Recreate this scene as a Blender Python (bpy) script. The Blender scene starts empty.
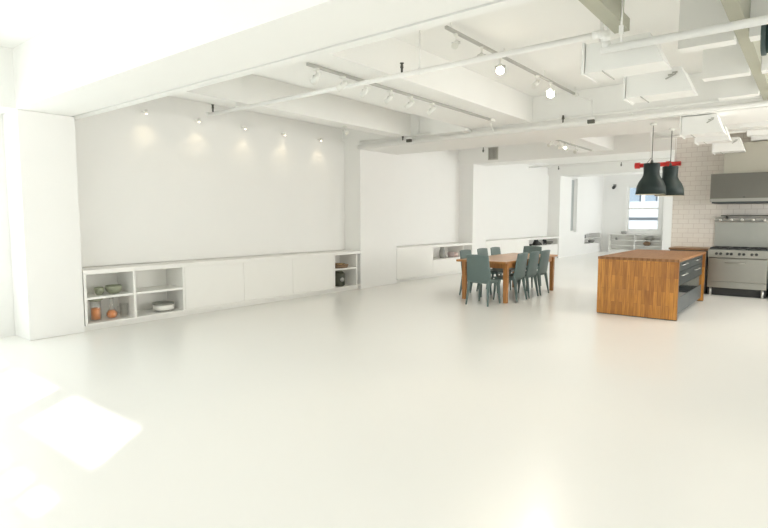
import bpy, bmesh, math, random
from mathutils import Vector, Matrix
PI = math.pi
random.seed(7)
SC = bpy.context.scene
COL = SC.collection

# ------------------------------------------------------------------ materials
def mat(name, color, rough=0.5, metal=0.0, var=0.03, scale=6.0, bump=0.0, emit=None, estr=0.0, trans=0.0, coat=0.0, spec=None):
    m = bpy.data.materials.new(name); m.use_nodes = True
    nt = m.node_tree; b = nt.nodes['Principled BSDF']
    b.inputs['Roughness'].default_value = rough
    b.inputs['Metallic'].default_value = metal
    b.inputs['Transmission Weight'].default_value = trans
    b.inputs['Coat Weight'].default_value = coat
    b.inputs['Coat Roughness'].default_value = 0.12
    if spec is not None: b.inputs['Specular IOR Level'].default_value = spec
    tc = nt.nodes.new('ShaderNodeTexCoord')
    nz = nt.nodes.new('ShaderNodeTexNoise'); nz.inputs['Scale'].default_value = scale; nz.inputs['Detail'].default_value = 4
    nt.links.new(tc.outputs['Object'], nz.inputs['Vector'])
    mx = nt.nodes.new('ShaderNodeMix'); mx.data_type = 'RGBA'
    c = list(color)
    mx.inputs[6].default_value = [max(0, x*(1-var)) for x in c] + [1]
    mx.inputs[7].default_value = [min(1, x*(1+var)) for x in c] + [1]
    nt.links.new(nz.outputs['Fac'], mx.inputs[0])
    nt.links.new(mx.outputs[2], b.inputs['Base Color'])
    if bump:
        bp = nt.nodes.new('ShaderNodeBump'); bp.inputs['Strength'].default_value = bump; bp.inputs['Distance'].default_value = 0.01
        nt.links.new(nz.outputs['Fac'], bp.inputs['Height']); nt.links.new(bp.outputs['Normal'], b.inputs['Normal'])
    if emit:
        b.inputs['Emission Color'].default_value = list(emit) + [1]; b.inputs['Emission Strength'].default_value = estr
    return m

def brick_mat(name, c1, c2, mortar, bw, rh, ms, rough, axes='xz', rot=0.0, bump=0.0, offset=0.5, grain=0.0, metal=0.0, coat=0.0):
    m = bpy.data.materials.new(name); m.use_nodes = True
    nt = m.node_tree; b = nt.nodes['Principled BSDF']
    b.inputs['Roughness'].default_value = rough; b.inputs['Coat Weight'].default_value = coat
    tc = nt.nodes.new('ShaderNodeTexCoord'); sep = nt.nodes.new('ShaderNodeSeparateXYZ'); cmb = nt.nodes.new('ShaderNodeCombineXYZ')
    nt.links.new(tc.outputs['Object'], sep.inputs[0])
    nt.links.new(sep.outputs['XYZ'.index(axes[0].upper())], cmb.inputs[0])
    nt.links.new(sep.outputs['XYZ'.index(axes[1].upper())], cmb.inputs[1])
    br = nt.nodes.new('ShaderNodeTexBrick')
    br.offset = offset
    br.inputs['Color1'].default_value = list(c1)+[1]; br.inputs['Color2'].default_value = list(c2)+[1]; br.inputs['Mortar'].default_value = list(mortar)+[1]
    br.inputs['Scale'].default_value = 1; br.inputs['Mortar Size'].default_value = ms; br.inputs['Mortar Smooth'].default_value = 0.1
    br.inputs['Brick Width'].default_value = bw; br.inputs['Row Height'].default_value = rh; br.inputs['Bias'].default_value = 0
    nt.links.new(cmb.outputs[0], br.inputs['Vector'])
    out = br.outputs['Color']
    if grain:
        mp = nt.nodes.new('ShaderNodeMapping'); mp.inputs['Scale'].default_value = (4, 60, 1)
        nt.links.new(cmb.outputs[0], mp.inputs['Vector'])
        nz = nt.nodes.new('ShaderNodeTexNoise'); nz.inputs['Scale'].default_value = 1.0; nz.inputs['Detail'].default_value = 5
        nt.links.new(mp.outputs[0], nz.inputs['Vector'])
        mx = nt.nodes.new('ShaderNodeMix'); mx.data_type = 'RGBA'; mx.blend_type = 'MULTIPLY'; mx.inputs[0].default_value = grain
        nt.links.new(out, mx.inputs[6])
        rp = nt.nodes.new('ShaderNodeValToRGB'); rp.color_ramp.elements[0].position = 0.3; rp.color_ramp.elements[0].color = (0.35, 0.28, 0.22, 1); rp.color_ramp.elements[1].position = 0.6
        nt.links.new(nz.outputs['Fac'], rp.inputs[0]); nt.links.new(rp.outputs[0], mx.inputs[7])
        out = mx.outputs[2]
    nt.links.new(out, b.inputs['Base Color'])
    if bump:
        bp = nt.nodes.new('ShaderNodeBump'); bp.inputs['Strength'].default_value = bump; bp.inputs['Distance'].default_value = 0.004
        bp.invert = True
        nt.links.new(br.outputs['Fac'], bp.inputs['Height']); nt.links.new(bp.outputs['Normal'], b.inputs['Normal'])
    return m

def glass_mat(name, tint, alpha=0.75, rough=0.02):
    m = bpy.data.materials.new(name); m.use_nodes = True
    nt = m.node_tree; nt.nodes.clear()
    o = nt.nodes.new('ShaderNodeOutputMaterial'); t = nt.nodes.new('ShaderNodeBsdfTransparent'); g = nt.nodes.new('ShaderNodeBsdfGlossy')
    t.inputs[0].default_value = list(tint)+[1]; g.inputs['Roughness'].default_value = rough
    fr = nt.nodes.new('ShaderNodeLayerWeight'); fr.inputs[0].default_value = 1-alpha
    nz = nt.nodes.new('ShaderNodeTexNoise'); nz.inputs['Scale'].default_value = 3
    ad = nt.nodes.new('ShaderNodeMath'); ad.operation = 'MULTIPLY_ADD'; ad.inputs[1].default_value = 0.03
    nt.links.new(nz.outputs['Fac'], ad.inputs[0]); nt.links.new(fr.outputs['Facing'], ad.inputs[2])
    mix = nt.nodes.new('ShaderNodeMixShader')
    nt.links.new(ad.outputs[0], mix.inputs[0]); nt.links.new(t.outputs[0], mix.inputs[1]); nt.links.new(g.outputs[0], mix.inputs[2])
    nt.links.new(mix.outputs[0], o.inputs[0])
    return m

WALL = mat('white_wall_paint', (0.865, 0.863, 0.848), 0.55, var=0.012, scale=2)
CEIL = mat('ceiling_paint', (0.85, 0.85, 0.83), 0.7, var=0.015, scale=1.5)
BEAM = mat('beam_paint', (0.86, 0.86, 0.84), 0.6, var=0.015, scale=2)
FLOOR = mat('white_epoxy_floor', (0.86, 0.855, 0.83), 0.30, var=0.015, scale=0.6, coat=0.25)
PIPE = mat('white_pipe_enamel', (0.88, 0.88, 0.86), 0.35)
CAB = mat('white_lacquer', (0.85, 0.845, 0.815), 0.4, var=0.01)
TRACK = mat('grey_track_metal', (0.45, 0.45, 0.42), 0.45, metal=0.3)
WFIX = mat('white_fixture', (0.80, 0.80, 0.76), 0.4)
CHROME = mat('dull_chrome', (0.62, 0.62, 0.60), 0.28, metal=0.9)
OLIVEB = mat('olive_grey_beam_tone', (0.42, 0.42, 0.34), 0.6)
BLACK = mat('black_iron', (0.03, 0.032, 0.033), 0.5)
DKFIX = mat('dark_fitting', (0.09, 0.09, 0.075), 0.5)
CHAIR = mat('grey_green_plastic', (0.125, 0.175, 0.17), 0.45, var=0.05, scale=14)
SHADE = mat('dark_green_grey_enamel', (0.013, 0.024, 0.023), 0.5, var=0.08, spec=0.3)
SHADEIN = mat('pale_shade_lining', (0.80, 0.74, 0.60), 0.5)
RED = mat('red_pipe_paint', (0.62, 0.03, 0.025), 0.4)
STEEL = mat('brushed_steel', (0.34, 0.335, 0.30), 0.33, metal=0.85, var=0.06, scale=3)
STEEL2 = mat('backsplash_steel', (0.40, 0.41, 0.375), 0.38, metal=0.6, var=0.10, scale=2.2)
HOODM = mat('hood_steel', (0.16, 0.155, 0.135), 0.36, metal=0.8, var=0.08, scale=2)
CHIM = mat('chimney_steel', (0.48, 0.46, 0.39), 0.42, metal=0.5, var=0.05, scale=2)
DRAWER = mat('slate_blue_grey_lacquer', (0.032, 0.043, 0.045), 0.38, var=0.04)
DRAWERL = mat('pale_slate_lacquer', (0.085, 0.10, 0.105), 0.38, var=0.04)
DKGLASS = mat('black_gloss_glass', (0.012, 0.018, 0.02), 0.08, coat=0.5)
DKBASE = mat('dark_cabinet', (0.035, 0.045, 0.05), 0.4)
WOOD_END = brick_mat('oak_butcher_block_end', (0.58, 0.255, 0.038), (0.36, 0.14, 0.02), (0.24, 0.10, 0.025), 0.42, 0.055, 0.0015, 0.38, axes='zx', grain=0.55, coat=0.15)
WOOD_TOP = brick_mat('butcher_block_top', (0.345, 0.185, 0.09), (0.31, 0.16, 0.075), (0.26, 0.13, 0.06), 0.5, 0.042, 0.0015, 0.6, axes='yx', grain=0.45)
WOOD_TOP.node_tree.nodes['Principled BSDF'].inputs['Specular IOR Level'].default_value = 0.2
WOOD_CNT = brick_mat('counter_block_top', (0.42, 0.25, 0.13), (0.34, 0.19, 0.09), (0.22, 0.12, 0.06), 0.5, 0.042, 0.0015, 0.4, axes='xy', grain=0.45)
TABLEW = brick_mat('warm_table_wood', (0.52, 0.255, 0.085), (0.44, 0.205, 0.065), (0.34, 0.16, 0.05), 1.6, 0.12, 0.001, 0.32, axes='yx', grain=0.4, coat=0.2)
LEGW = brick_mat('warm_leg_wood', (0.52, 0.24, 0.075), (0.45, 0.20, 0.06), (0.34, 0.16, 0.05), 1.6, 0.12, 0.001, 0.4, axes='zx', grain=0.4)
TILE = brick_mat('white_wall_tile', (0.77, 0.735, 0.68), (0.74, 0.70, 0.645), (0.62, 0.57, 0.52), 0.20, 0.10, 0.005, 0.2, axes='xz', bump=0.3, offset=0.5)
ORANGE = mat('orange_wax', (0.80, 0.30, 0.10), 0.5, var=0.1)
GLASS = glass_mat('clear_glass', (0.985, 0.99, 0.985), alpha=.85)
WGLASS = glass_mat('window_glass', (0.97, 0.99, 1.0), alpha=0.9)
OLIVE = mat('sage_glaze', (0.30, 0.32, 0.23), 0.35, var=0.1)
DISHW = mat('white_ceramic', (0.80, 0.79, 0.75), 0.3)
RIM = mat('dark_grey_rim', (0.22, 0.22, 0.19), 0.4)
BRASS = mat('polished_brass', (0.75, 0.55, 0.30), 0.2, metal=0.9)
WALNUT = mat('brown_wood_tray', (0.22, 0.14, 0.08), 0.5, var=0.2)
DKOLIVE = mat('dark_olive_glass', (0.06, 0.065, 0.045), 0.2, var=0.4, scale=20)
GREYC = mat('grey_ceramic', (0.32, 0.32, 0.30), 0.4)
MAUVE = mat('mauve_ceramic', (0.45, 0.37, 0.36), 0.4)
PINKC = mat('pale_pink_ceramic', (0.74, 0.58, 0.54), 0.4)
FROST = mat('grey_frosted_pane', (0.42, 0.45, 0.45), 0.35)
VENT = mat('grey_vent_metal', (0.48, 0.47, 0.43), 0.5)
VENTD = mat('dark_vent_void', (0.16, 0.155, 0.14), 0.7)
FACADE = mat('pale_facade', (0.42, 0.44, 0.455), 0.7)
FACADEW = mat('facade_window', (0.20, 0.25, 0.30), 0.6)
ROADW = mat('pale_paving', (0.6, 0.6, 0.6), 0.8)
TEAL = mat('dark_teal_duct', (0.045, 0.075, 0.072), 0.5)
BULB = mat('lit_bulb', (1, 0.9, 0.75), 0.3, emit=(1.0, 0.86, 0.66), estr=60)
BULBW = mat('wall_washer_lens', (1, .9, .75), .3, emit=(1, .86, .62), estr=6)
BULBC = mat('lit_bulb_cool', (1, 0.95, 0.9), 0.3, emit=(1.0, 0.95, 0.85), estr=40)
LENS = mat('unlit_lens', (0.75, 0.74, 0.68), 0.15)
TUBE = mat('fluorescent_diffuser', (0.95, 0.95, 0.95), 0.4, emit=(1, 0.99, 0.97), estr=1.2)

# ------------------------------------------------------------------ geometry helpers
class MB:
    def __init__(s): s.bm = bmesh.new()
    def box(s, x0, x1, y0, y1, z0, z1):
        vs = [s.bm.verts.new((x, y, z)) for z in (z0, z1) for y in (y0, y1) for x in (x0, x1)]
        for f in ((0,2,3,1),(4,5,7,6),(0,1,5,4),(2,6,7,3),(0,4,6,2),(1,3,7,5)): s.bm.faces.new([vs[i] for i in f])
        return s
    def prism(s, pts, axis, a, b):
        """polygon pts (2D) extruded along axis from a to b; axis 'y': pts are (x,z); 'x': (y,z); 'z': (x,y)"""
        def P(p, t): return {'y': (p[0], t, p[1]), 'x': (t, p[0], p[1]), 'z': (p[0], p[1], t)}[axis]
        A = [s.bm.verts.new(P(p, a)) for p in pts]; B = [s.bm.verts.new(P(p, b)) for p in pts]
        s.bm.faces.new(A); s.bm.faces.new(B[::-1])
        n = len(pts)
        for i in range(n): s.bm.faces.new((A[i], B[i], B[(i+1) % n], A[(i+1) % n]))
        return s
    def taper(s, c0, r0, c1, r1):
        """square-section tapered bar between two points; r = (half x, half y)"""
        A = [s.bm.verts.new((c0[0]+sx*r0[0], c0[1]+sy*r0[1], c0[2])) for sx, sy in ((-1,-1),(1,-1),(1,1),(-1,1))]
        B = [s.bm.verts.new((c1[0]+sx*r1[0], c1[1]+sy*r1[1], c1[2])) for sx, sy in ((-1,-1),(1,-1),(1,1),(-1,1))]
        s.bm.faces.new(A); s.bm.faces.new(B[::-1])
        for i in range(4): s.bm.faces.new((A[i], B[i], B[(i+1) % 4], A[(i+1) % 4]))
        return s
    def cyl(s, p0, p1, r, r1=None, n=16):
        p0, p1 = Vector(p0), Vector(p1); d = p1-p0; r1 = r if r1 is None else r1
        z = d.normalized(); x = z.orthogonal().normalized(); y = z.cross(x)
        A, B = [], []
        for i in range(n):
            a = 2*PI*i/n; v = x*math.cos(a)+y*math.sin(a)
            A.append(s.bm.verts.new(p0+v*r)); B.append(s.bm.verts.new(p1+v*r1))
        s.bm.faces.new(A[::-1]); s.bm.faces.new(B)
        for i in range(n):
            f = s.bm.faces.new((A[i], A[(i+1) % n], B[(i+1) % n], B[i])); f.smooth = True
        return s
    def tube(s, pts, r, n=12):
        for a, b in zip(pts[:-1], pts[1:]): s.cyl(a, b, r, n=n)
        for p in pts[1:-1]: s.ball(p, r*1.02, 8)
        return s
    def ball(s, c, r, n=12, sz=1.0):
        m = Matrix.Translation(Vector(c)) @ Matrix.Diagonal((r, r, r*sz, 1))
        g = bmesh.ops.create_uvsphere(s.bm, u_segments=n, v_segments=max(6, n//2), radius=1, matrix=m)
        for v in g['verts']:
            for f in v.link_faces: f.smooth = True
        return s
    def lathe(s, prof, c=(0, 0, 0), n=32, squash=1.0):
        """prof: list of (r, z); closed where r == 0"""
        rings = []
        for r, z in prof:
            if r < 1e-6: rings.append([s.bm.verts.new((c[0], c[1], c[2]+z))])
            else: rings.append([s.bm.verts.new((c[0]+r*math.cos(2*PI*i/n), c[1]+squash*r*math.sin(2*PI*i/n), c[2]+z)) for i in range(n)])
        for A, B in zip(rings[:-1], rings[1:]):
            for i in range(n):
                a = [A[i % len(A)], A[(i+1) % n % len(A)]] if len(A) > 1 else [A[0]]
                b = [B[(i+1) % n], B[i]] if len(B) > 1 else [B[0]]
                if len(a)+len(b) >= 3:
                    f = s.bm.faces.new(a+b); f.smooth = True
        return s
    def sheet(s, fn, nu, nv, th):
        """thick curved sheet: fn(u,v) -> (point, normal)"""
        F = [[None]*(nv+1) for _ in range(nu+1)]; K = [[None]*(nv+1) for _ in range(nu+1)]
        for i in range(nu+1):
            for j in range(nv+1):
                p, nn = fn(i/nu, j/nv); p = Vector(p); nn = Vector(nn).normalized()
                F[i][j] = s.bm.verts.new(p+nn*th/2); K[i][j] = s.bm.verts.new(p-nn*th/2)
        for i in range(nu):
            for j in range(nv):
                f = s.bm.faces.new((F[i][j], F[i+1][j], F[i+1][j+1], F[i][j+1])); f.smooth = True
                f = s.bm.faces.new((K[i][j+1], K[i+1][j+1], K[i+1][j], K[i][j])); f.smooth = True
        for i in range(nu):
            s.bm.faces.new((F[i+1][0], F[i][0], K[i][0], K[i+1][0])); s.bm.faces.new((F[i][nv], F[i+1][nv], K[i+1][nv], K[i][nv]))
        for j in range(nv):
            s.bm.faces.new((F[0][j], F[0][j+1], K[0][j+1], K[0][j])); s.bm.faces.new((F[nu][j+1], F[nu][j], K[nu][j], K[nu][j+1]))
        return s
    def build(s, name, m, parent=None, bevel=0.0, loc=None, rot=None, label=None):
        bmesh.ops.recalc_face_normals(s.bm, faces=s.bm.faces)
        me = bpy.data.meshes.new(name); s.bm.to_mesh(me); s.bm.free()
        me.materials.append(m)
        o = bpy.data.objects.new(name, me); COL.objects.link(o)
        if parent: o.parent = parent
        if loc: o.location = loc
        if rot: o.rotation_euler = rot
        if label: o['label'] = label
        if bevel:
            b = o.modifiers.new('bevel', 'BEVEL'); b.width = bevel; b.segments = 2; b.limit_method = 'ANGLE'
        return o

def tag(o, label=None, cat=None, group=None, kind=None):
    if label: o['label'] = label
    if cat: o['category'] = cat
    if group: o['group'] = group
    if kind: o['kind'] = kind
    return o
def thing(name, label, cat, loc=(0, 0, 0), rz=0.0, group=None):
    o = bpy.data.objects.new(name, None); COL.objects.link(o); o.location = loc; o.rotation_euler = (0, 0, rz)
    o.empty_display_size = 0.1
    return tag(o, label, cat, group)
def struct(name, mb, m, bevel=0.0):
    return tag(mb.build(name, m, None, bevel), kind='structure')
def copy_tree(o, parent=None):
    c = o.copy(); COL.objects.link(c); c.parent = parent
    for ch in list(o.children): copy_tree(ch, c)
    return c

def holed(mb, axis, a, b, u0, u1, z0, z1, holes):
    """wall slab between a..b on its thickness axis with rectangular holes (u0,u1,z0,z1)"""
    us = sorted({u0, u1, *[h[0] for h in holes], *[h[1] for h in holes]}); zs = sorted({z0, z1, *[h[2] for h in holes], *[h[3] for h in holes]})
    for i in range(len(us)-1):
        for j in range(len(zs)-1):
            cu, cz = (us[i]+us[i+1])/2, (zs[j]+zs[j+1])/2
            if any(h[0] < cu < h[1] and h[2] < cz < h[3] for h in holes): continue
            if axis == 'x': mb.box(a, b, us[i], us[i+1], zs[j], zs[j+1])
            else: mb.box(us[i], us[i+1], a, b, zs[j], zs[j+1])
    return mb

# ------------------------------------------------------------------ the room
H = 3.52          # slab height
XB, XF = -8.05, -7.55   # wall back plane, pillar / cabinet front plane
YF = 25.5         # far wall
struct('floor', MB().box(-8.6, 4.0, -2.6, 26.0, -0.12, 0.0), FLOOR)
struct('ceiling', MB().box(-8.6, 4.0, -2.6, 26.0, H, H+0.12), CEIL)
# left wall: near bay has the big windows, then plain
struct('wall_left', holed(MB(), 'x', -8.30, XB, -2.6, 25.9, 0.0, H, [(-1.9, 0.05, 0.75, 2.75), (0.30, 2.15, 0.75, 2.75)]), WALL)
for k, (y0, y1) in enumerate(((-1.9, 0.05), (0.30, 2.15))):
    w = struct('window_%d' % (k+1), MB().box(-8.26, -8.20, y0, y0+.06, .75, 2.75).box(-8.26, -8.20, y1-.06, y1, .75, 2.75).box(-8.26, -8.20, y0+.06, y1-.06, .75, .81).box(-8.26, -8.20, y0+.06, y1-.06, 2.69, 2.75).box(-8.26, -8.20, y0+.06, y1-.06, 1.70, 1.76), BEAM)
    MB().box(-8.235, -8.225, y0+.06, y1-.06, .81, 1.70).box(-8.235, -8.225, y0+.06, y1-.06, 1.76, 2.69).build('pane', WGLASS, w)
struct('trim_1', MB().box(XB, XF, -2.5, 2.44, 2.82, H-.001), BEAM)         # lintel over the near bay
# pillars
for y0, y1, zt in ((2.45, 3.10, 2.819), (8.72, 10.0, 2.959), (13.56, 14.35, 3.029)):
    struct('column', MB().box(XB+.001, XF, y0, y1, 0.001, zt), WALL, 0.006)
# the last stretch of thick wall, with the slot window and a shelf niche
NICHE = (23.15, 25.3, 0.42, 0.86); SLOT = (21.42, 22.10, 0.96, 3.09)
struct('wall_left_far', holed(MB(), 'x', XB+.001, XF, 20.2, YF, 0.001, H-.001, [NICHE, SLOT]), WALL)
w = struct('window_3', MB().box(-7.72, -7.64, SLOT[0], SLOT[0]+.05, SLOT[2], SLOT[3]).box(-7.72, -7.64, SLOT[1]-.05, SLOT[1], SLOT[2], SLOT[3]).box(-7.72, -7.64, SLOT[0]+.05, SLOT[1]-.05, SLOT[2], SLOT[2]+.05).box(-7.72, -7.64, SLOT[0]+.05, SLOT[1]-.05, SLOT[3]-.05, SLOT[3]), BEAM)
MB().box(-7.69, -7.68, SLOT[0]+.05, SLOT[1]-.05, SLOT[2]+.05, SLOT[3]-.05).build('pane', FROST, w)
struct('trim_2', MB().box(-8.0, XF-.02, NICHE[0]+.001, NICHE[1]-.001, 0.625, 0.65), CAB)   # shelf board in the niche
# far wall with the window
WIN = (-6.5, -5.2, 0.97, 2.90)
struct('wall_far', holed(MB(), 'y', YF, YF+.28, -8.3, 4.0, 0.0, H, [WIN]), WALL)
f = MB()
x0, x1, z0, z1 = WIN
f.box(x0-.12, x0, YF-.04, YF-.001, z0-.10, z1+.12).box(x1, x1+.12, YF-.04, YF-.001, z0-.10, z1+.12).box(x0, x1, YF-.04, YF-.001, z1, z1+.12)
f.box(x0-.16, x1+.16, YF-.12, YF-.001, z0-.14, z0-.10).box(x0, x1, YF-.04, YF-.001, z0-.10, z0)
w = struct('window_4', f, BEAM, 0.004)
MB().box(x0, x0+.06, YF+.05, YF+.11, z0, z1).box(x1-.06, x1, YF+.05, YF+.11, z0, z1).box(x0+.06, x1-.06, YF+.05, YF+.11, z0, z0+.07).box(x0+.06, x1-.06, YF+.05, YF+.11, z1-.06, z1).box(x0+.06, x1-.06, YF+.05, YF+.11, 1.90, 1.96).build('window_frame', BEAM, w)
MB().box(x0+.06, x1-.06, YF+.075, YF+.082, z0+.07, 1.90).box(x0+.06, x1-.06, YF+.075, YF+.082, 1.96, z1-.06).build('pane', WGLASS, w)
struct('trim_3', MB().box(-4.95, -4.2, YF-.5, YF-.001, 0.001, H-.001), WALL)   # pilaster right of the window
# tiled kitchen wall
TY = 13.1
struct('wall_kitchen', MB().box(-2.42, 4.0, TY, TY+.14, 0.001, H-.001), TILE)
struct('wall_right', MB().box(4.0, 4.2, -2.6, 26.0, 0.0, H), WALL)
# back wall with a high row of panes (sun falls through them onto the floor)
BY = -2.5
panes = []
for (xa, xb) in ((-7.40, -6.30), (-6.08, -5.02), (-4.74, -3.55)):
    panes.append((xa+.795*(1.68-BY), xb+.795*(1.68-BY), (1.40-BY)/.78*.5, (1.92-BY)/.78*.5))
for (xa, xb) in ((-4.25, -3.84), (-3.70, -3.44), (-3.36, -3.08)):
    panes.append((xa+.795*(1.08-BY), xb+.795*(1.08-BY), (0.99-BY)/.78*.5, (1.13-BY)/.78*.5))
for xa in (-5.9, -3.6, -1.3):            # unseen low openings, added so sun on the floor bounces upward
    panes.append((xa, xa+2.1, .35, 1.62))
struct('wall_back', holed(MB(), 'y', BY-.04, BY, -8.3, 4.0, 0.0, H, panes), WALL)

# beams
struct('beam', MB().box(XB+.001, 3.99, 2.44, 3.06, 2.82, H-.001), BEAM)
struct('trim_4', MB().box(XB+.001, 3.99, 3.095, 3.20, 2.82, 3.02).box(XB+.001, 3.99, 3.061, 3.20, 3.021, H-.001), BEAM)
struct('beam', MB().box(-4.88, -3.76, 3.201, 8.719, 3.10, H-.001), BEAM)
struct('beam', MB().box(-6.57, -6.25, 3.201, 8.719, 3.10, H-.001), BEAM)
struct('beam', MB().box(XB+.001, 3.99, 8.72, 10.0, 2.96, H-.001), BEAM)
struct('beam', MB().box(XB+.001, -2.43, 13.56, 14.35, 3.03, H-.001), BEAM)
struct('beam', MB().box(XF+.001, 3.99, 20.2, 21.2, 3.10, H-.001), BEAM)
struct('beam', MB().box(-4.6, -3.8, 10.001, 13.559, 3.12, H-.001), BEAM)
struct('trim_5', MB().box(-5.60, -4.89, 8.45, 8.719, 3.05, H-.001), BEAM)          # boxed-in duct on the beam face
struct('beam', MB().box(-1.43, -1.31, 3.201, 5.0, 3.10, 3.20).box(-1.38, -1.36, 3.201, 5.0, 3.201, H-.001), OLIVEB)  # strip's olive-grey colour paints in the shade of a beam face
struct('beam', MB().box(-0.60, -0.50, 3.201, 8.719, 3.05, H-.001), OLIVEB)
for y in (5.45, 6.75, 7.95):
    struct('beam', MB().box(-1.02, -0.601, y, y+.16, 3.0, H-.001), BEAM)
    struct('beam', MB().box(-0.499, 3.99, y, y+.16, 3.0, H-.001), BEAM)
for y in (10.55, 11.7, 12.5):
    struct('beam', MB().box(-1.02, 3.99, y, y+.14, 2.98, H-.001), BEAM)
struct('beam', MB().box(-2.4, -1.03, 11.6, 11.75, 3.05, H-.001), BEAM)
# wall panel and cornices of each bay
for k, (y0, y1) in enumerate(((3.201, 8.719), (10.001, 13.559), (14.351, 20.199))):
    struct('trim_%d' % (6+k), MB().box(XB+.001, XB+.05, y0, y1, 0.84, 3.15).box(XB+.001, XB+.13, y0, y1, 3.43, H-.001), WALL)

# ------------------------------------------------------------------ built-in low cabinets between the pillars
def cabinet(y0, y1, niches, doors, label, dividers=(), shelves=()):
    t = thing('low_cabinet', label, 'cabinet', (XB+.002, y0, 0.001), 0, 'built-in low cabinets along the left wall')
    D = XF-XB-.004; L = y1-y0
    MB().box(0, D+.006, 0, L, .765, .825).build('worktop', CAB, t, 0.004)
    MB().box(0, D-.06, 0, L, 0, .075).build('plinth', CAB, t)
    MB().box(0, D+.022, 0, L, .078, .105).build('bottom_board', CAB, t, 0.003)
    MB().box(0, .02, 0, L, .105, .765).build('back_panel', CAB, t)
    for a, b in doors:
        n = max(1, round((b-a)/1.15)); wd = (b-a)/n
        for i in range(n): MB().box(D-.022, D, a-y0+i*wd+.002, a-y0+(i+1)*wd-.002, .106, .764).build('door', CAB, t, 0.002)
    for y in dividers: MB().box(.02, D-.001, y-y0-.017, y-y0+.017, .105, .765).build('divider', CAB, t)
    for a, b, z in shelves: MB().box(.02, D-.004, a-y0+.018, b-y0-.018, z-.015, z+.015).build('shelf', CAB, t)
    return t
cabinet(3.11, 8.71, None, [(4.59, 7.90)], 'long white low cabinet with orange candle vases in its left end niche', dividers=(3.13, 3.80, 4.57, 7.92, 8.60), shelves=((3.13, 3.80, .44), (3.80, 4.57, .44), (7.92, 8.60, .47)))
MBx = MB().box(0, .496, 0, .09, .105, .765)
cabinet(10.01, 13.55, None, [(10.01, 11.52)], 'white low cabinet with a pale vase niche behind the dining table', dividers=(11.54, 13.05), shelves=((11.54, 13.05, .44),))
cabinet(14.36, 20.19, None, [(14.36, 17.45)], 'white low cabinet with black figurines in its niche, beyond the dining chairs', dividers=(17.47, 20.1), shelves=((17.47, 20.1, .53),))
# lower doors under the open niches of the two further cabinets
for t, a, b in ((bpy.data.objects['low_cabinet.001'], 11.56, 13.03), (bpy.data.objects['low_cabinet.002'], 17.49, 20.08)):
    D = XF-XB-.004; y0 = t.location.y
    MB().box(D-.022, D, a-y0, b-y0, .106, (.424 if a < 12 else .514)).build('door', CAB, t, 0.002)
# wide low shelf unit under the far window
t = thing('shelf_unit', 'low white shelf unit under the bright far window', 'shelf', (-7.15, YF-.36, 0.001))
MB().box(0, 2.15, 0, .35, .78, .81).build('top', CAB, t); MB().box(0, 2.15, 0, .35, 0, .12).build('plinth', CAB, t)
MB().box(0, 2.15, .33, .35, .12, .78).build('back_panel', CAB, t)
for x in (0, 1.06, 2.12): MB().box(x, x+.03, 0, .33, .12, .78).build('divider', CAB, t)
for x in (.03, 1.09): MB().box(x, x+1.03, 0.005, .33, .53, .555).build('shelf', CAB, t); MB().box(x, x+1.03, 0.005, .33, .30, .325).build('shelf', CAB, t)

# ------------------------------------------------------------------ things in the niches
SX = -7.74
def pot(name, prof, m, loc, label, cat, group=None, squash=1.0):
    return tag(MB().lathe(prof, n=28, squash=squash).build(name, m, None, loc=loc), label, cat, group)
bowl = [(0, 0), (.045, 0), (.075, .03), (.085, .07), (.08, .10), (.072, .10), (.074, .07), (.06, .03), (0, .02)]
Z1 = .456
pot('bowl', [(r*.75, z*1.05) for r, z in bowl], OLIVE, (SX, 3.39, Z1), 'small sage bowl on the upper shelf, left of the wider bowl', 'bowl')
pot('bowl', [(r*1.3, z*1.15) for r, z in bowl], OLIVE, (SX, 3.59, Z1), 'wide sage green bowl on the upper niche shelf by the white pillar', 'bowl')
Z0 = .107
t = thing('candle_vase', 'straight glass vase with a dark rim holding an orange candle, lower shelf', 'vase', (SX, 3.33, Z0))
MB().lathe([(0, 0), (.07, 0), (.075, .01), (.072, .15), (.07, .29), (.066, .29), (.068, .15), (.07, .012), (0, .01)]).build('glass_body', GLASS, t)
MB().lathe([(.068, .27), (.095, .285), (.095, .30), (.068, .302), (.066, .285), (.068, .27)]).build('rim', OLIVE, t)
MB().lathe([(0, .014), (.058, .014), (.058, .165), (.05, .172), (0, .17)]).build('candle', ORANGE, t)
t = thing('carafe', 'glass carafe with long neck and orange liquid, beside the candle vase', 'carafe', (SX, 3.55, Z0))
MB().lathe([(0, 0), (.05, 0), (.078, .04), (.078, .075), (.045, .12), (.026, .17), (.024, .25), (.034, .295), (.03, .295), (.021, .25), (.022, .17), (.04, .12), (.073, .075), (.073, .04), (0, .006)]).build('glass_body', GLASS, t)
MB().lathe([(0, .008), (.045, .008), (.07, .04), (.07, .075), (.04, .112), (0, .112)]).build('liquid', ORANGE, t)
t = thing('mug', 'clear glass mug with handle right of the orange carafe', 'mug', (SX, 3.722, Z0))
MB().lathe([(0, 0), (.05, 0), (.055, .02), (.058, .19), (.053, .19), (.05, .02), (0, .014)]).build('glass_body', GLASS, t)
MB().tube([(0, -.056, .16), (0, -.084, .15), (0, -.084, .07), (0, -.054, .05)], .007).build('handle', GLASS, t)
t = thing('dish_stack', 'white dish with dark rims in the right-hand lower niche by the orange vases', 'dish', (SX, 4.33, Z0))
MB().lathe([(0, 0), (.10, 0), (.15, .03), (.155, .10), (.148, .10), (.14, .04), (0, .02)]).build('bowl', DISHW, t)
MB().lathe([(.150, .10), (.158, .105), (.158, .125), (.14, .13), (0, .12), (0, .11)]).build('rim', RIM, t)
MB().lathe([(.08, .001), (.13, .012), (.142, .022), (.135, .024), (.1, .012), (.08, .001)]).build('base_ring', RIM, t)
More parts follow.
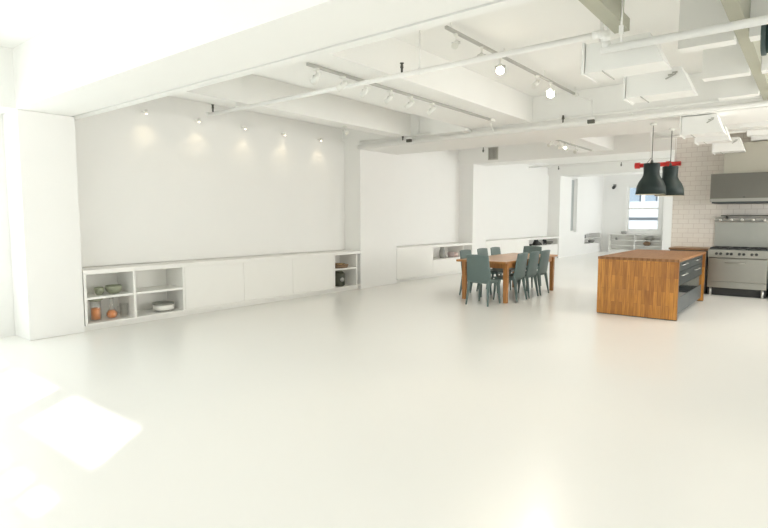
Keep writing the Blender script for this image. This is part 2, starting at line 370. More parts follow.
t = thing('tray', 'brown tray with a shiny brass dish on the niche shelf by the second pillar', 'tray', (SX, 8.26, .486))
MB().lathe([(0, 0), (.17, 0), (.19, .05), (.19, .07), (.175, .07), (.16, .015), (0, .012)]).build('tray_body', WALNUT, t)
MB().lathe([(0, .013), (.06, .013), (.12, .085), (.115, .09), (.05, .03), (0, .028)]).build('brass_dish', BRASS, t)
t = thing('lantern_jar', 'dark olive glass jar on the bottom shelf under the brass dish', 'jar', (SX+.02, 8.22, Z0))
MB().lathe([(0, 0), (.10, 0), (.13, .03), (.13, .25), (.09, .30), (0, .30)]).build('jar_body', DKOLIVE, t)
MB().lathe([(0, .30), (.07, .30), (.075, .32), (0, .325)]).build('lid', RIM, t)
MB().ball((.10, -.02, .14), .055, 12).build('pale_medallion', GREYC, t)
Z2 = .456
pot('dark_cup', [(0, 0), (.04, 0), (.05, .07), (.045, .12), (.03, .17), (0, .17)], BLACK, (SX, 11.70, Z2+.0), 'small black cup at the left end of the vase niche behind the table', 'cup')
pot('vase', [(0, 0), (.06, 0), (.075, .06), (.07, .2), (.05, .25), (.055, .29), (.045, .29), (.04, .25), (0, .24)], GREYC, (SX, 12.26, Z2), 'tall grey vase in the niche behind the dining table', 'vase')
pot('vase', [(0, 0), (.03, 0), (.04, .05), (.02, .1), (.018, .15), (0, .15)], DISHW, (SX, 12.47, Z2), 'slim white bud vase right of the tall grey vase', 'vase')
pot('round_pot', [(0, 0), (.07, 0), (.10, .06), (.09, .12), (.05, .145), (0, .14)], MAUVE, (SX, 12.70, Z2), 'mauve round pot in the niche behind the dining table', 'pot')
pot('round_pot', [(0, 0), (.06, 0), (.085, .05), (.07, .10), (.04, .12), (0, .115)], PINKC, (SX, 12.93, Z2), 'pale pink pot at the right end of the vase niche', 'pot')
Z3 = .546
t = thing('figurine', 'black seated figurine, tallest thing in the niche beyond the chairs', 'figurine', (SX, 18.50, Z3))
MB().lathe([(0, 0), (.16, 0), (.15, .03), (.11, .08), (.09, .14), (0, .16)]).build('body', BLACK, t); MB().ball((0, 0, .17), .075, 12).build('head', BLACK, t)
MB().tube([(.02, .09, .13), (.06, .22, .07), (.08, .30, .0185)], .03).build('arm', BLACK, t)
pot('dark_bowl', [(0, 0), (.08, 0), (.13, .05), (.14, .07), (.12, .07), (0, .03)], BLACK, (SX, 17.88, Z3), 'low black bowl left of the seated black figurine', 'bowl')
t = thing('animal_figurine', 'small black animal figurine right of the seated figurine', 'figurine', (SX, 19.32, Z3))
MB().ball((0, 0, .12), .07, 12, .9).build('body', BLACK, t)
MB().ball((0, -.12, .15), .045, 10).build('head', BLACK, t)
for dx, dy in ((.04, -.04), (-.04, -.04), (.04, .05), (-.04, .05)): MB().cyl((dx, dy, 0), (dx, dy, .10), .014, n=8).build('leg', BLACK, t)
tag(MB().lathe([(0, 0), (.06, 0), (.14, .06), (.15, .10), (.14, .10), (.05, .02), (0, .015)]).build('dark_dish', RIM, None, loc=(SX, 19.72, Z3)), 'dark open dish at the right end of the niche beyond the chairs', 'dish')
# far niche and far shelf unit
tag(MB().box(-.10, .10, -.12, .12, 0, .15).build('black_box', BLACK, None, 0.01, loc=(-7.76, 23.50, .651)), 'black box on the upper board of the far wall niche', 'box')
pot('dark_bowl', [(r*1.7, z*1.1) for r, z in bowl], GREYC, (-7.76, 24.7, .421), 'grey bowl on the floor of the far wall niche', 'bowl')
pot('dark_bowl', [(r*2.4, z*1.2) for r, z in bowl], RIM, (-5.52, YF-.19, .556), 'dark bowl on the upper shelf under the far window', 'bowl')
pot('round_pot', [(0, 0), (.09, 0), (.15, .07), (.13, .14), (.08, .17), (.08, .19), (0, .19)], WALNUT, (-5.60, YF-.19, .326), 'brown round pot on the middle shelf under the far window', 'pot')
pot('glass_bowl', [(r*1.5, z*1.2) for r, z in bowl], GREYC, (-6.55, YF-.19, .811), 'grey bowl on top of the low shelf unit, below the window sill', 'bowl')
pot('small_jar', [(0, 0), (.05, 0), (.06, .08), (.04, .11), (0, .11)], GREYC, (-6.85, YF-.19, .556), 'small grey jar on the left upper shelf under the far window', 'jar')

# ------------------------------------------------------------------ dining table and chairs
TX0, TX1, TY0, TY1 = -5.2, -4.2, 8.73, 11.2
t = thing('dining_table', 'long warm wooden dining table ringed by grey chairs', 'table', ((TX0+TX1)/2, (TY0+TY1)/2, 0))
hx, hy = (TX1-TX0)/2, (TY1-TY0)/2
MB().box(-hx, hx, -hy, hy, .712, .75).build('tabletop', TABLEW, t, 0.004)
MB().box(-hx+.07, hx-.07, -hy+.14, -hy+.165, .62, .711).box(-hx+.07, hx-.07, hy-.165, hy-.14, .62, .711).box(-hx+.05, -hx+.075, -hy+.14, hy-.14, .62, .711).box(hx-.075, hx-.05, -hy+.14, hy-.14, .62, .711).build('apron', LEGW, t)
for sx in (-1, 1):
    for sy in (-1, 1):
        cx, cy = (hx-.06 if sx > 0 else -hx+.10), sy*(hy-.15)
        MB().taper((cx, cy, 0), (.034, .034), (cx, cy, .711), (.042, .04)).build('leg', LEGW, t, 0.004)

def make_chair():
    c = thing('dining_chair', 'x', 'chair', (0, 0, 0), 0, 'grey-green plastic chairs around the dining table')
    # faces +y (towards the table); back at -y
    def seat(u, v):
        x = (u-.5)*(.40+.03*v); y = -.19+.41*v
        z = .435 - .012*math.sin(PI*u)*math.sin(PI*v) - .012*v**4
        return (x, y, z), (0, 0, 1)
    MB().sheet(seat, 10, 10, .022).build('seat', CHAIR, c)
    def back(u, v):
        w = .47-.05*v; x = (u-.5)*w
        y = -.205-.075*v - .02*math.sin(PI*u)*(0.4+v) + .02
        z = .40+.49*v - .012*(2*u-1)**2*v
        return (x, y, z), (0.25*(2*u-1), 1, .16)
    MB().sheet(back, 12, 12, .018).build('backrest', CHAIR, c)
    MB().box(-.19, .19, -.195, -.180, .385, .42).box(-.19, -.175, -.18, .2, .385, .42).box(.175, .19, -.18, .2, .385, .42).box(-.19, .19, .19, .205, .385, .415).build('seat_frame', CHAIR, c)
    for sx in (-1, 1):
        MB().taper((sx*.205, .215, 0), (.012, .012), (sx*.18, .185, .42), (.026, .022)).build('leg', CHAIR, c, 0.004)
        MB().taper((sx*.21, -.255, 0), (.012, .012), (sx*.185, -.185, .42), (.026, .026)).build('leg', CHAIR, c, 0.004)
    return c
proto = make_chair()
seats = [(-4.53, 8.57, 0.0, 'grey chair at the near end of the wooden table, back to us'),
         (-4.95, 11.40, PI, 'grey chair at the far end of the wooden table'),
         (-4.40, 9.32, PI/2, 'grey chair on the island side, beside the near right table leg'),
         (-4.40, 9.86, PI/2, 'grey chair on the island side, middle of its three'),
         (-4.40, 10.40, PI/2, 'grey chair on the island side, beside the far right table leg'),
         (-5.16, 9.45, -PI/2, 'grey chair on the wall side, seen just left of the near end chair'),
         (-5.16, 10.15, -PI/2, 'grey chair on the wall side, middle of its three'),
         (-5.16, 10.74, -PI/2, 'grey chair on the wall side, farthest of its three')]
for i, (x, y, rz, lab) in enumerate(seats):
    o = proto if i == 0 else copy_tree(proto)
    o.location = (x, y, 0.0); o.rotation_euler = (0, 0, rz); o['label'] = lab

# ------------------------------------------------------------------ kitchen island
IX0, IX1, IY0, IY1 = -2.67, -1.51, 8.86, 11.35
t = thing('kitchen_island', 'oak butcher block kitchen island with slate grey drawers on its right side', 'island', (IX0, IY0, 0))
W, L = IX1-IX0, IY1-IY0
MB().box(0, W, 0, L, .872, .912).build('worktop', WOOD_TOP, t, 0.003)
MB().box(0.004, W-.004, .004, .052, 0.012, .872).build('end_panel', WOOD_END, t, 0.002)
MB().box(0.004, W-.004, L-.052, L-.004, 0.012, .872).build('end_panel', WOOD_END, t, 0.002)
for a in (.012, L-.05): MB().box(.01, W-.01, a, a+.038, 0, .012).build('foot_strip', DKBASE, t)
MB().box(.03, W-.07, .052, L-.052, .06, .871).build('carcass', DKBASE, t)
MB().box(.06, W-.12, .052, L-.052, 0, .06).build('toe_kick', DKBASE, t)
nd = 2; dw = (L-.104-.006)/nd
for k in range(nd):
    a = .055+k*dw; b = a+dw-.006
    for z0, z1, m in ((.71, .865, DRAWER), (.50, .702, DRAWER)):
        d = MB().box(W-.068, W-.045, a, b, z0, z1).build('drawer', m, t, 0.002)
        MB().tube([(W-.045, (a+b)/2-.22, z1-.06), (W-.018, (a+b)/2-.22, z1-.06), (W-.018, (a+b)/2+.22, z1-.06), (W-.045, (a+b)/2+.22, z1-.06)], .007, 8).build('handle', CHROME, d)
    MB().box(W-.068, W-.045, a, b, .315, .492).build('glass_panel', DKGLASS, t, 0.002)
    d = MB().box(W-.068, W-.045, a, b, .065, .307).build('drawer', DRAWERL, t, 0.002)

# ------------------------------------------------------------------ kitchen run on the tiled wall
t = thing('side_counter', 'dark base cabinet with a wooden top between island and steel range', 'cabinet', (-2.33, 12.42, 0))
MB().box(0, .705, 0, .675, .872, .912).build('worktop', WOOD_CNT, t, 0.003)
MB().box(.02, .70, .04, .67, .08, .871).build('carcass', DKBASE, t); MB().box(.03, .69, .08, .66, 0, .08).build('toe_kick', DKBASE, t)
for k in range(2):
    d = MB().box(.022+k*.341, .357+k*.341, .018, .039, .09, .865).build('door', DKBASE, t, 0.002)
    MB().cyl((.317+k*.07, .002, .62), (.317+k*.07, .002, .80), .006, n=8).build('handle', CHROME, d)
t = thing('side_counter', 'dark base cabinet just right of the steel range at the frame edge', 'cabinet', (-.61, 12.36, 0))
MB().box(0, 1.6, 0, .735, .872, .912).build('worktop', WOOD_CNT, t, 0.003)
MB().box(.005, 1.59, .03, .73, .08, .871).build('carcass', DKBASE, t); MB().box(.02, 1.58, .07, .72, 0, .08).build('toe_kick', DKBASE, t)
for k in range(3): MB().box(.008+k*.528, .53+k*.528, .008, .029, .09, .865).build('door', DKBASE, t, 0.002)

RX0, RX1, RY0, RY1 = -1.605, -.635, 12.30, 13.07
t = thing('gas_range', 'stainless steel six burner gas range on short legs', 'range', (RX0, RY0, 0))
W, D = RX1-RX0, RY1-RY0
for x in (.06, W-.06):
    for y in (.08, D-.06): MB().cyl((x, y, 0), (x, y, .16), .022, n=12).build('leg', CHROME, t)
MB().box(.0, W, .04, D, .16, .90).build('body', STEEL, t, 0.004)
MB().box(.005, W-.005, .002, .039, .165, .285).build('kick_panel', STEEL, t, 0.004)
d = MB().box(.012, W-.012, -.006, .039, .292, .735).build('oven_door', STEEL, t, 0.006)
MB().tube([(.30, -.006, .655), (.30, -.05, .655), (.62, -.05, .655), (.62, -.006, .655)], .010, 10).build('handle', STEEL, d)
MB().box(.005, W-.005, .12, D, 0.002, .159).build('under_panel', BLACK, t)
cp = MB().prism([(.0, .745), (-.02, .76), (-.005, .905), (.04, .905), (.04, .745)], 'x', .0, W).build('control_panel', STEEL, t)
for x in (.145, .215, .325, .39, .52, .59, .72, .79):
    MB().cyl((x, -.012, .83), (x, -.05, .826), .026, .021, n=14).box(x-.005, x+.005, -.056, -.048, .806, .848).build('knob', BLACK, t)
for x in (.12, .42): MB().box(x-.10, x-.094, -.0155, -.0135, .77, .78).build('pilot_mark', BLACK, t)
MB().box(.004, W-.004, .042, D-.004, .9005, .912).build('cooktop', DKBASE, t, 0.002)
for k in range(3):
    gx0, gx1 = .025+k*.312, .025+k*.312+.296
    g = MB().box(gx0, gx1, .06, .08, .925, .945).box(gx0, gx1, D-.11, D-.09, .925, .945).box(gx0, gx0+.02, .08, D-.11, .925, .945).box(gx1-.02, gx1, .08, D-.11, .925, .945)
    g.box(gx0+.02, gx1-.02, .355, .375, .925, .945).box((gx0+gx1)/2-.008, (gx0+gx1)/2+.008, .08, D-.11, .928, .944)
    for x in (gx0+.01, gx1-.01):
        for y in (.07, D-.10): g.box(x-.01, x+.01, y-.01, y+.01, .9121, .9251)
    g = g.build('grate', BLACK, t)
    for y in (.21, .53): MB().cyl(((gx0+gx1)/2, y, .9121), ((gx0+gx1)/2, y, .928), .05, .04, 16).build('burner', BLACK, t)

t = thing('steel_backsplash', 'tall stainless splash panel on the tiles behind the range', 'panel', (RX0, 13.078, .93))
MB().box(.0, 1.6, 0, .019, .0, .50).build('panel', STEEL2, t, 0.002)
t = thing('utensil_rail', 'steel rail with round white knobs above the range splash panel', 'rail', (RX0, 13.0, 1.44))
MB().box(0, 1.6, .045, .075, 0, .085).build('back_strip', STEEL, t, 0.003)
MB().cyl((0.01, .02, .02), (1.59, .02, .02), .012, n=10).build('rod', CHROME, t)
for k in range(9):
    x = .10+k*.185
    MB().cyl((x, .045, .045), (x, .005, .045), .014, .030, 14).ball((x, 0, .045), .030, 12).build('knob', DISHW, t)
t = thing('wall_shelf', 'thin dark steel shelf on the tiles above the knob rail', 'shelf', (RX0+.12, 12.86, 1.555))
MB().box(0, 1.5, 0, .239, 0, .022).build('board', DKFIX, t, 0.002)
MB().box(.08, .10, .02, .239, -.06, -.0005).box(1.2, 1.22, .02, .239, -.06, -.0005).build('bracket', DKFIX, t)

t = thing('range_hood', 'large stainless extractor hood over the range', 'hood', (-1.60, 12.15, 1.83))
MB().prism([(0, .06), (0, .53), (.9, .53), (.94, .0), (.02, .0)], 'x', 0, 1.55).build('canopy', HOODM, t, 0.004)
MB().box(0, 1.55, -.008, .0, .0, .06).build('lip', STEEL, t)
MB().box(.03, 1.52, .03, .93, -.03, -.0005).build('filter', DKBASE, t)
MB().cyl((.55, -.012, .08), (.55, .01, .08), .012, n=10).build('button', BLACK, t)
MB().box(.17, 1.5, .28, .93, .531, 1.12).build('chimney', CHIM, t, 0.003)

# ------------------------------------------------------------------ pendants over the island
def make_pendant():
    p = thing('pendant_lamp', 'x', 'lamp', (0, 0, 0), 0, 'dark pendant lamps over the island')
    out = [(.0, .475), (.125, .475), (.128, .46), (.122, .36), (.125, .30), (.15, .25), (.19, .195), (.222, .12), (.236, .0)]
    inn = [(.230, .0), (.216, .12), (.184, .19), (.144, .245), (.118, .30), (.0, .31)]
    MB().lathe(out+[(.230, 0)], n=40).build('lamp_shade', SHADE, p)
    MB().lathe(inn, n=40).build('shade_lining', SHADEIN, p)
    MB().ball((0, 0, .16), .055, 14, 1.2).build('bulb', LENS, p)
    MB().cyl((0, 0, .215), (0, 0, .312), .025, n=12).build('socket', DKFIX, p)
    MB().cyl((0, 0, .475), (0, 0, .53), .03, .012, 12).cyl((0, 0, .53), (0, 0, 1.06), .006, n=8).build('cord', DKFIX, p)
    MB().cyl((-.085, 0, .475), (-.012, 0, .56), .004, n=6).build('strain_wire', DKFIX, p)
    MB().cyl((0, 0, 1.045), (0, 0, 1.078), .05, n=16).build('ceiling_cup', WFIX, p)
    return p
pp = make_pendant()
for i, (x, y, lab) in enumerate(((-2.0, 9.15, 'dark green-grey pendant lamp over the island, nearer of two'), (-1.88, 9.88, 'dark green-grey pendant lamp over the island, farther of two'))):
    o = pp if i == 0 else copy_tree(pp)
    o.scale = (.92, .92, 1); o.location = (x, y, 1.881); o['label'] = lab

# ------------------------------------------------------------------ sprinkler pipes
PZ, PY = 3.03, 4.72
t = thing('sprinkler_pipe', 'long white sprinkler pipe crossing the near ceiling with a dropped elbow', 'pipe', (0, 0, 0))
MB().cyl((-7.0, PY, PZ-.01), (-1.46, PY, PZ), .027, n=14).build('run', PIPE, t)
MB().tube([(-1.47, PY, PZ), (-1.43, PY, PZ-.01), (-1.42, PY+.02, PZ-.06), (-1.42, PY+.02, PZ-.115)], .034, 14).build('elbow', PIPE, t)
MB().cyl((-1.46, PY+.02, PZ-.125), (3.98, PY+.02, PZ-.125), .032, n=14).build('run', PIPE, t)
for x in (-7.0, -1.49): MB().cyl((x-.03, PY, PZ), (x+.03, PY, PZ), .034, n=14).build('coupling', PIPE, t)
for x in (-6.35, -3.27, -1.30): MB().cyl((x, PY, PZ+.03 if x < -1.4 else PZ-.09), (x, PY, H-.002 if not -4.88 < x < -3.76 else 3.099), .009, n=8).box(x-.015, x+.015, PY-.015, PY+.015, PZ-.035, PZ+.035).build('hanger', PIPE, t)
for x in (-6.90, -3.50): MB().cyl((x, PY, PZ+.02), (x, PY, PZ+.07), .012, n=8).cyl((x, PY, PZ+.07), (x, PY, PZ+.115), .018, .012, 8).cyl((x, PY, PZ+.115), (x, PY, PZ+.122), .022, n=10).build('sprinkler_head', DKFIX, t)
t = thing('sprinkler_pipe', 'thick white pipe along the lower edge of the second cross beam', 'pipe', (0, 0, 0))
MB().cyl((-7.5, 8.60, 2.99), (3.98, 8.60, 2.99), .036, n=14).build('run', PIPE, t)
MB().cyl((-7.5, 8.66, 3.10), (3.98, 8.66, 3.10), .02, n=12).build('run', PIPE, t)
for x in (-6.35, -3.2): MB().cyl((x, 8.60, 3.02), (x, 8.60, 3.08), .012, n=8).cyl((x, 8.60, 3.08), (x, 8.60, 3.14), .024, .014, 8).build('sprinkler_head', DKFIX, t)
for x in (-5.0, -2.2, .3): MB().box(x-.012, x+.012, 8.56, 8.719, 3.03, 3.05).build('bracket', PIPE, t)
for i, (x, y, z, lab) in enumerate(((-6.15, 8.50, 2.965, 'small dark junction box on the beam pipe by the second pillar'), (-2.74, 8.50, 2.955, 'small dark junction box on the beam pipe at the end of the lit track'))):
    t = thing('junction_box', lab, 'electrical box', (x, y, z))
    MB().box(-.05, .05, 0, .055, 0, .055).build('box_body', DKFIX, t, 0.004)
    MB().box(-.05, .05, 0.0, .06, .056, .085).build('mounting_plate', PIPE, t)
t = thing('conduit', 'thin white conduit dropping from the track end to the beam pipe', 'conduit', (0, 0, 0))
MB().tube([(-4.13, 8.05, 3.085), (-4.32, 8.30, 3.085), (-4.35, 8.40, 3.06), (-4.35, 8.50, 2.98)], .008, 8).build('tube_run', PIPE, t)
t = thing('conduit', 'white conduit rising from the junction box to the lit track', 'conduit', (0, 0, 0))
MB().tube([(-2.74, 8.545, 3.042), (-2.74, 8.545, 3.30), (-2.90, 8.53, 3.36)], .014, 8).build('tube_run', PIPE, t)
t = thing('conduit', 'short vertical white conduit on the beam face by the second pillar', 'conduit', (0, 0, 0))
MB().cyl((-6.05, 8.699, 3.13), (-6.05, 8.699, H-.002), .02, n=10).build('tube_run', PIPE, t)
# smaller far pipes
for y, z, x0, x1, lab in ((11.15, 3.02, -2.4, 3.9, 'thin white pipe crossing the kitchen ceiling past the pendants'), (12.15, 3.28, -7.5, -2.3, 'thin white pipe crossing the bay behind the second cross beam'), (17.2, 3.2, -7.5, 3.9, 'thin white pipe crossing the far ceiling')):
    t = thing('sprinkler_pipe', lab, 'pipe', (0, 0, 0))
    MB().cyl((x0, y, z), (x1, y, z), .026, n=12).build('run', PIPE, t)
    for x in (x0+.5, (x0+x1)/2, x1-.5): MB().cyl((x, y, z+.02), (x, y, H-.002), .008, n=8).build('hanger', PIPE, t)
    for x in (x0+1.0, x0+2.9): MB().cyl((x, y, z-.02), (x, y, z-.08), .012, n=8).cyl((x, y, z-.08), (x, y, z-.14), .026, .016, 8).build('sprinkler_head', DKFIX, t)
# red pipe past the tile wall's end
t = thing('fire_pipe', 'short red fire pipe behind the pendant lamps at the tiled wall end', 'pipe', (-3.17, 12.95, 2.67))
MB().cyl((0, 0, 0), (.9, 0, 0), .045, n=14).build('run', RED, t)
MB().cyl((0, 0, 0), (.10, 0, 0), .066, n=14).cyl((.62, 0, 0), (.70, 0, 0), .060, n=14).build('flange', RED, t)
for x in (.3, .8): MB().cyl((x, 0, .03), (x, 0, H-2.67-.002), .009, n=8).build('hanger', PIPE, t)

# ------------------------------------------------------------------ track lights
def track(x, y0, y1, z, top, label):
    t = thing('light_track', label, 'track', (x, y0, z))
    L = y1-y0
    MB().box(-.014, .014, 0, L, 0, .032).build('rail', TRACK, t, 0.003)
    MB().box(-.03, .03, L-.14, L, -.004, .034).build('feed_cap', WFIX, t)
    if top-z > .06:
        for k in range(4): MB().cyl((0, .1+k*(L-.2)/3, .033), (0, .1+k*(L-.2)/3, top-z-.002), .005, n=8).build('stem', WFIX, t)
    return t
track(-4.13, 3.95, 8.05, 3.066, 3.10, 'grey light track under the long ceiling beam with six heads')
track(-2.98, 4.75, 8.58, 3.40, H, 'grey light track on the ceiling with two lit bulbs')
track(-4.2, 10.5, 13.3, 3.09, 3.12, 'grey light track under the short beam beyond the second cross beam')
def make_head(lens):
    h = thing('spot_light', 'x', 'spotlight', (0, 0, 0), 0, 'track spotlights')
    MB().box(-.022, .022, -.045, .045, -.03, -.001).build('adapter', WFIX, h)
    MB().cyl((0, 0, -.03), (0, 0, -.11), .008, n=8).build('stem', WFIX, h)
    # lamp can, tilted about its stem
    a = Vector((0, .05, -.10)); b = Vector((0, -.075, -.185)); d = (b-a).normalized()
    MB().cyl(a, b, .036, .052, 20).cyl(a-d*.03, a, .022, .036, 16).build('lamp_can', WFIX, h)
    MB().cyl(b, b+d*.006, .046, n=20).build('lens', lens, h)
    MB().tube([(-.058, -.01, -.145), (-.058, 0, -.11), (.058, 0, -.11), (.058, -.01, -.145)], .006, 8).build('yoke', CHROME, h)
    return h
hd = make_head(LENS)
lit = make_head(BULB); lit2 = make_head(BULBC)
heads = []
ord6 = ('first from the pillar end', 'second from the pillar end', 'third from the pillar end', 'fourth from the pillar end', 'fifth from the pillar end', 'nearest the second cross beam')
for i, (y, rz) in enumerate(((4.08, -1.6), (4.48, -1.2), (4.86, -1.7), (5.32, -1.4), (5.75, -1.5), (6.25, -1.6))):
    o = hd if i == 0 else copy_tree(hd)
    o.scale = (.72, .72, .72); o.location = (-4.13, y, 3.066); o.rotation_euler.z = rz
    o['label'] = 'unlit white spotlight under the long beam, ' + ord6[i]; o['group'] = 'spotlights under the long beam'
o = copy_tree(hd); o.scale = (.72, .72, .72); o.location = (-6.41, 7.0, 3.099); o.rotation_euler.z = 1.5
o['label'] = 'single white spotlight under the narrow beam by the panelled wall'; o['group'] = 'spotlights under the narrow beam'
for y, rz, src, lab in ((4.95, .3, None, 'unlit white spotlight on the ceiling track, at its near end'), (5.50, .5, None, 'unlit white spotlight on the ceiling track, left of the glowing bulb'),
                        (5.95, .50, lit, 'spotlight glowing bright and warm on the ceiling track'), (7.02, -.4, None, 'unlit white spotlight between the two glowing ones'), (7.50, .42, lit2, 'smaller glowing white spotlight near the far track end')):
    o = src if src else copy_tree(hd)
    k = .95 if src else .72; o.scale = (k, k, k); o.location = (-2.98, y, 3.40); o.rotation_euler.z = rz; o['label'] = lab; o['group'] = 'spotlights on the ceiling track'
for i, (y, rz) in enumerate(((10.65, -.4), (11.1, .8), (11.45, 1.4), (12.1, 0))):
    o = copy_tree(hd); o.location = (-4.2, y, 3.09); o.rotation_euler.z = rz
    o['label'] = 'small spotlight beyond the second cross beam, ' + ('nearest us of four', 'second of four', 'third of four', 'farthest of four')[i]; o['group'] = 'spotlights beyond the second cross beam'

# small wall washers along the panel top
def make_washer():
    h = thing('wall_washer', 'x', 'downlight', (0, 0, 0), 0, 'small wall washers over the panelled wall')
    MB().box(0, .14, -.03, .03, 0, .03).build('arm', WFIX, h)
    MB().cyl((.14, 0, -.04), (.14, 0, .05), .034, n=16).build('lamp_can', WFIX, h)
    MB().cyl((.14, 0, -.046), (.14, 0, -.0405), .028, n=16).build('lens', BULBW, h)
    return h
wp = make_washer()
for i, (y, lab) in enumerate(((4.26, 'nearest the front pillar'), (5.15, 'second from the front pillar'), (6.06, 'middle of the five'), (6.97, 'fourth from the front pillar'), (7.93, 'nearest the second pillar'))):
    o = wp if i == 0 else copy_tree(wp)
    o.scale = (.62, .62, .62); o.location = (XB+.052, y, 3.10); o['label'] = 'tiny wall washer light atop the pale wall panel, ' + lab
# ------------------------------------------------------------------ white boxed duct outlets on the kitchen side
def make_outlet():
    b = thing('duct_box', 'x', 'duct', (0, 0, 0), 0, 'white duct boxes stepping back over the kitchen')
    # trapezoid front (right end slopes), runs back along +y
    MB().prism([(0, 0), (.66, 0), (.54, .27), (0, .27)], 'y', 0, .34).build('box_body', BEAM, b, 0.004)
    MB().box(-.03, -.006, -.02, .36, -.012, .282).build('end_flange', BEAM, b)
    MB().box(.155, .163, -.012, .35, -.010, -.0005).build('seam_strip', TRACK, b)
    br = MB().box(.42, .47, -.012, -.0005, .185, .20).box(.46, .51, -.012, -.0005, .205, .22).cyl((.40, -.02, .15), (.50, -.02, .195), .008, n=8)
    br.build('bracket', TRACK, b)
    for y in (.06, .26): MB().box(.1, .13, y, y+.03, .271, .718).build('hanger', PIPE, b)
    return b
db = make_outlet()
for i, (x, y, z, k, lab) in enumerate(((-1.68, 5.02, 2.81, .97, 'white duct box over the kitchen, largest and nearest, under the pipe elbow'), (-1.67, 6.32, 2.81, .97, 'white duct box over the kitchen, second nearest, in front of the long beam pipe'),
                              (-1.55, 8.78, 2.694, .78, 'white duct box fixed right under the second cross beam, right of the pendants'),
                              (-1.66, 10.70, 2.81, .75, 'small white duct box beyond the second cross beam, left of the farthest one'), (-1.57, 12.03, 2.76, .75, 'white duct box farthest back, in front of the hood chimney'))):
    o = db if i == 0 else copy_tree(db)
    o.location = (x, y, z); o.scale = (k, 1, .94); o['label'] = lab
    if i == 2:
        for ch in list(o.children):
            if ch.name.startswith('hanger'): bpy.data.objects.remove(ch)
# fluorescent fixture by the pendants
t = thing('ceiling_light', 'bright white ceiling light behind the pendant cords', 'light', (-2.35, 12.85, 3.38))
MB().box(-.55, .55, -.12, .12, .06, .138).build('housing', WFIX, t); MB().box(-.53, .53, -.10, .10, 0, .0595).build('diffuser', TUBE, t, 0.01)
# dark duct at the right edge
t = thing('air_duct', 'dark teal round duct at the top right frame edge', 'duct', (-.52, 5.20, 2.90))
MB().cyl((0.16, 0, 0.02), (2.4, 0, .02), .13, n=24).build('duct_body', TEAL, t); MB().cyl((0.13, 0, .02), (.16, 0, .02), .145, n=24).build('collar', TEAL, t)
MB().cyl((.5, 0, .15), (.5, 0, .618), .01, n=8).build('hanger', PIPE, t)
# wall vent on the third beam
t = thing('wall_vent', 'small grey louvred vent on the third cross beam near the left wall', 'vent', (-6.95, 13.559, 3.10))
MB().box(-.15, .15, -.012, -.0005, 0, .34).build('frame', VENT, t)
MB().box(-.12, .12, -.014, -.0125, .03, .31).build('void', VENTD, t)
for k in range(7): MB().box(-.125+k*.038, -.107+k*.038, -.026, -.0145, .03, .31).build('slat', VENT, t)
# security camera on the far wall
t = thing('security_camera', 'small dark security camera high on the far wall', 'camera', (-7.05, YF-.001, 2.80))
MB().box(-.06, .06, -.04, -.001, .10, .22).build('mount', GREYC, t); MB().cyl((0, -.03, .16), (0, -.16, .13), .02, n=8).build('arm', GREYC, t)
MB().cyl((0, -.08, .12), (.02, -.30, .05), .065, n=14).build('body', BLACK, t)

# ------------------------------------------------------------------ outside the far window
t = thing('building', 'white neighbouring building seen through the far window', 'building', (-9.0, 33.0, -6.75))
MB().box(-14, 14, 0, .4, 0, 9.2).box(-14, 14, -.25, 0, 8.3, 8.9).box(-14, 14, -.12, 0, 6.9, 7.05).box(-14, 14, 0, .4, 11.0, 16).build('wall', FACADE, t)
MB().box(-14, 14, .15, .4, 9.2, 11.0).build('window_band', FACADEW, t)
for k in range(34): MB().box(-14+k*.85, -14+k*.85+.18, 0, .149, 9.2, 11.0).build('mullion', FACADE, t)

# ------------------------------------------------------------------ light
def area(name, loc, rot, sx, sy, e, col=(1, 1, 1)):
    l = bpy.data.lights.new(name, 'AREA'); l.shape = 'RECTANGLE'; l.size = sx; l.size_y = sy; l.energy = e; l.color = col
    o = bpy.data.objects.new(name, l); COL.objects.link(o); o.location = loc; o.rotation_euler = rot; return o
def spot(name, loc, target, e, ang, col, blend=.6, r=.05):
    l = bpy.data.lights.new(name, 'SPOT'); l.energy = e; l.spot_size = math.radians(ang); l.spot_blend = blend; l.color = col; l.shadow_soft_size = r
    o = bpy.data.objects.new(name, l); COL.objects.link(o); o.location = loc
    o.rotation_euler = (Vector(target)-Vector(loc)).to_track_quat('-Z', 'Y').to_euler(); return o
area('daylight_left_window', (-8.16, -.93, 1.75), (0, -PI/2, 0), 1.9, 1.9, 30, (.92, 1.0, .97))
area('daylight_left_window', (-8.16, 1.23, 1.75), (0, -PI/2, 0), 1.9, 1.8, 30, (.92, 1.0, .97))
area('daylight_back_windows', (-2.5, -2.4, 1.7), (PI/2, 0, 0), 8.0, 2.4, 34, (.98, 1.0, .98))
area('daylight_far_window', ((WIN[0]+WIN[1])/2, YF-.15, 1.95), (-PI/2, 0, 0), 1.2, 1.8, 11, (.95, .98, 1.0))
area('kitchen_fill', (3.9, 10.5, 1.8), (0, PI/2, 0), 2.0, 4.0, 170, (1, .98, .94))  # added fill at the solid right wall, brightens kitchen and far floor
area('right_fill', (3.9, 5.2, 1.8), (0, PI/2, 0), 2.2, 10.0, 94, (1.0, 1.0, .98))  # added fill along the windowless right wall, evens out the room
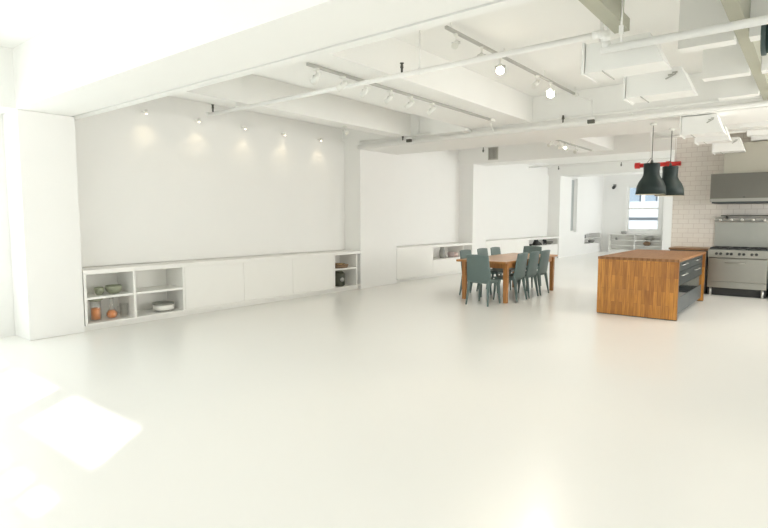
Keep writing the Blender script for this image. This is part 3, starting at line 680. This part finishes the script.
area('far_fill', (3.8, 19.5, 1.9), (0, PI/2, 0), 2.2, 8.0, 270, (.97, .99, 1.0))  # added fill for the far bays, no window behind it
for k, y in enumerate((4.26, 5.15, 6.06, 6.97, 7.93)):
    spot('wall_washer_beam', (-7.84, y, 3.02), (-8.02, y, .9), 2.4, 110, (1.0, .80, .5), 1.0, .05)
spot('lit_head_beam', (-2.93, 5.86, 3.2), (-1.2, 2.0, 0), 60, 70, (1.0, .86, .66))
spot('lit_head_beam', (-2.93, 7.41, 3.2), (-1.6, 4.0, 0), 40, 70, (1.0, .9, .76))
for x, y, z, e in ((-4.2, 11.4, 3.0, 105), (-3.0, 7.4, 3.3, 85), (-1.0, 9.6, 2.9, 50), (-4.6, 16.5, 3.3, 60)):
    spot('ceiling_spot', (x, y, z), (x, y, 0), e, 140, (1.0, .93, .80), .8, .15)
s = bpy.data.lights.new('sun', 'SUN'); s.energy = 8; s.angle = math.radians(.7); s.color = (1, .98, .94)
so = bpy.data.objects.new('sun', s); COL.objects.link(so)
so.rotation_euler = Vector((-.62, .78, -.5)).to_track_quat('-Z', 'Y').to_euler()
wd = bpy.data.worlds.new('World'); SC.world = wd; wd.use_nodes = True
wd.node_tree.nodes['Background'].inputs[0].default_value = (.86, .93, 1, 1); wd.node_tree.nodes['Background'].inputs[1].default_value = .8

# ------------------------------------------------------------------ camera
cam = bpy.data.cameras.new('camera'); cam.sensor_width = 36; cam.sensor_fit = 'HORIZONTAL'; cam.lens = 541/768*36
co = bpy.data.objects.new('camera', cam); COL.objects.link(co); co.location = (0, 0, 1.52)
yaw = math.radians(38.4); pitch = math.atan(46/541)
co.rotation_euler = (PI/2-pitch, 0, yaw)
SC.camera = co
SC.view_settings.view_transform = 'Standard'; SC.view_settings.look = 'None'; SC.view_settings.gamma = 1; SC.view_settings.exposure = 0.15
SC.view_settings.use_curve_mapping = False
SC.cycles.max_bounces = 14; SC.cycles.diffuse_bounces = 10; SC.cycles.glossy_bounces = 4; SC.cycles.transparent_max_bounces = 12
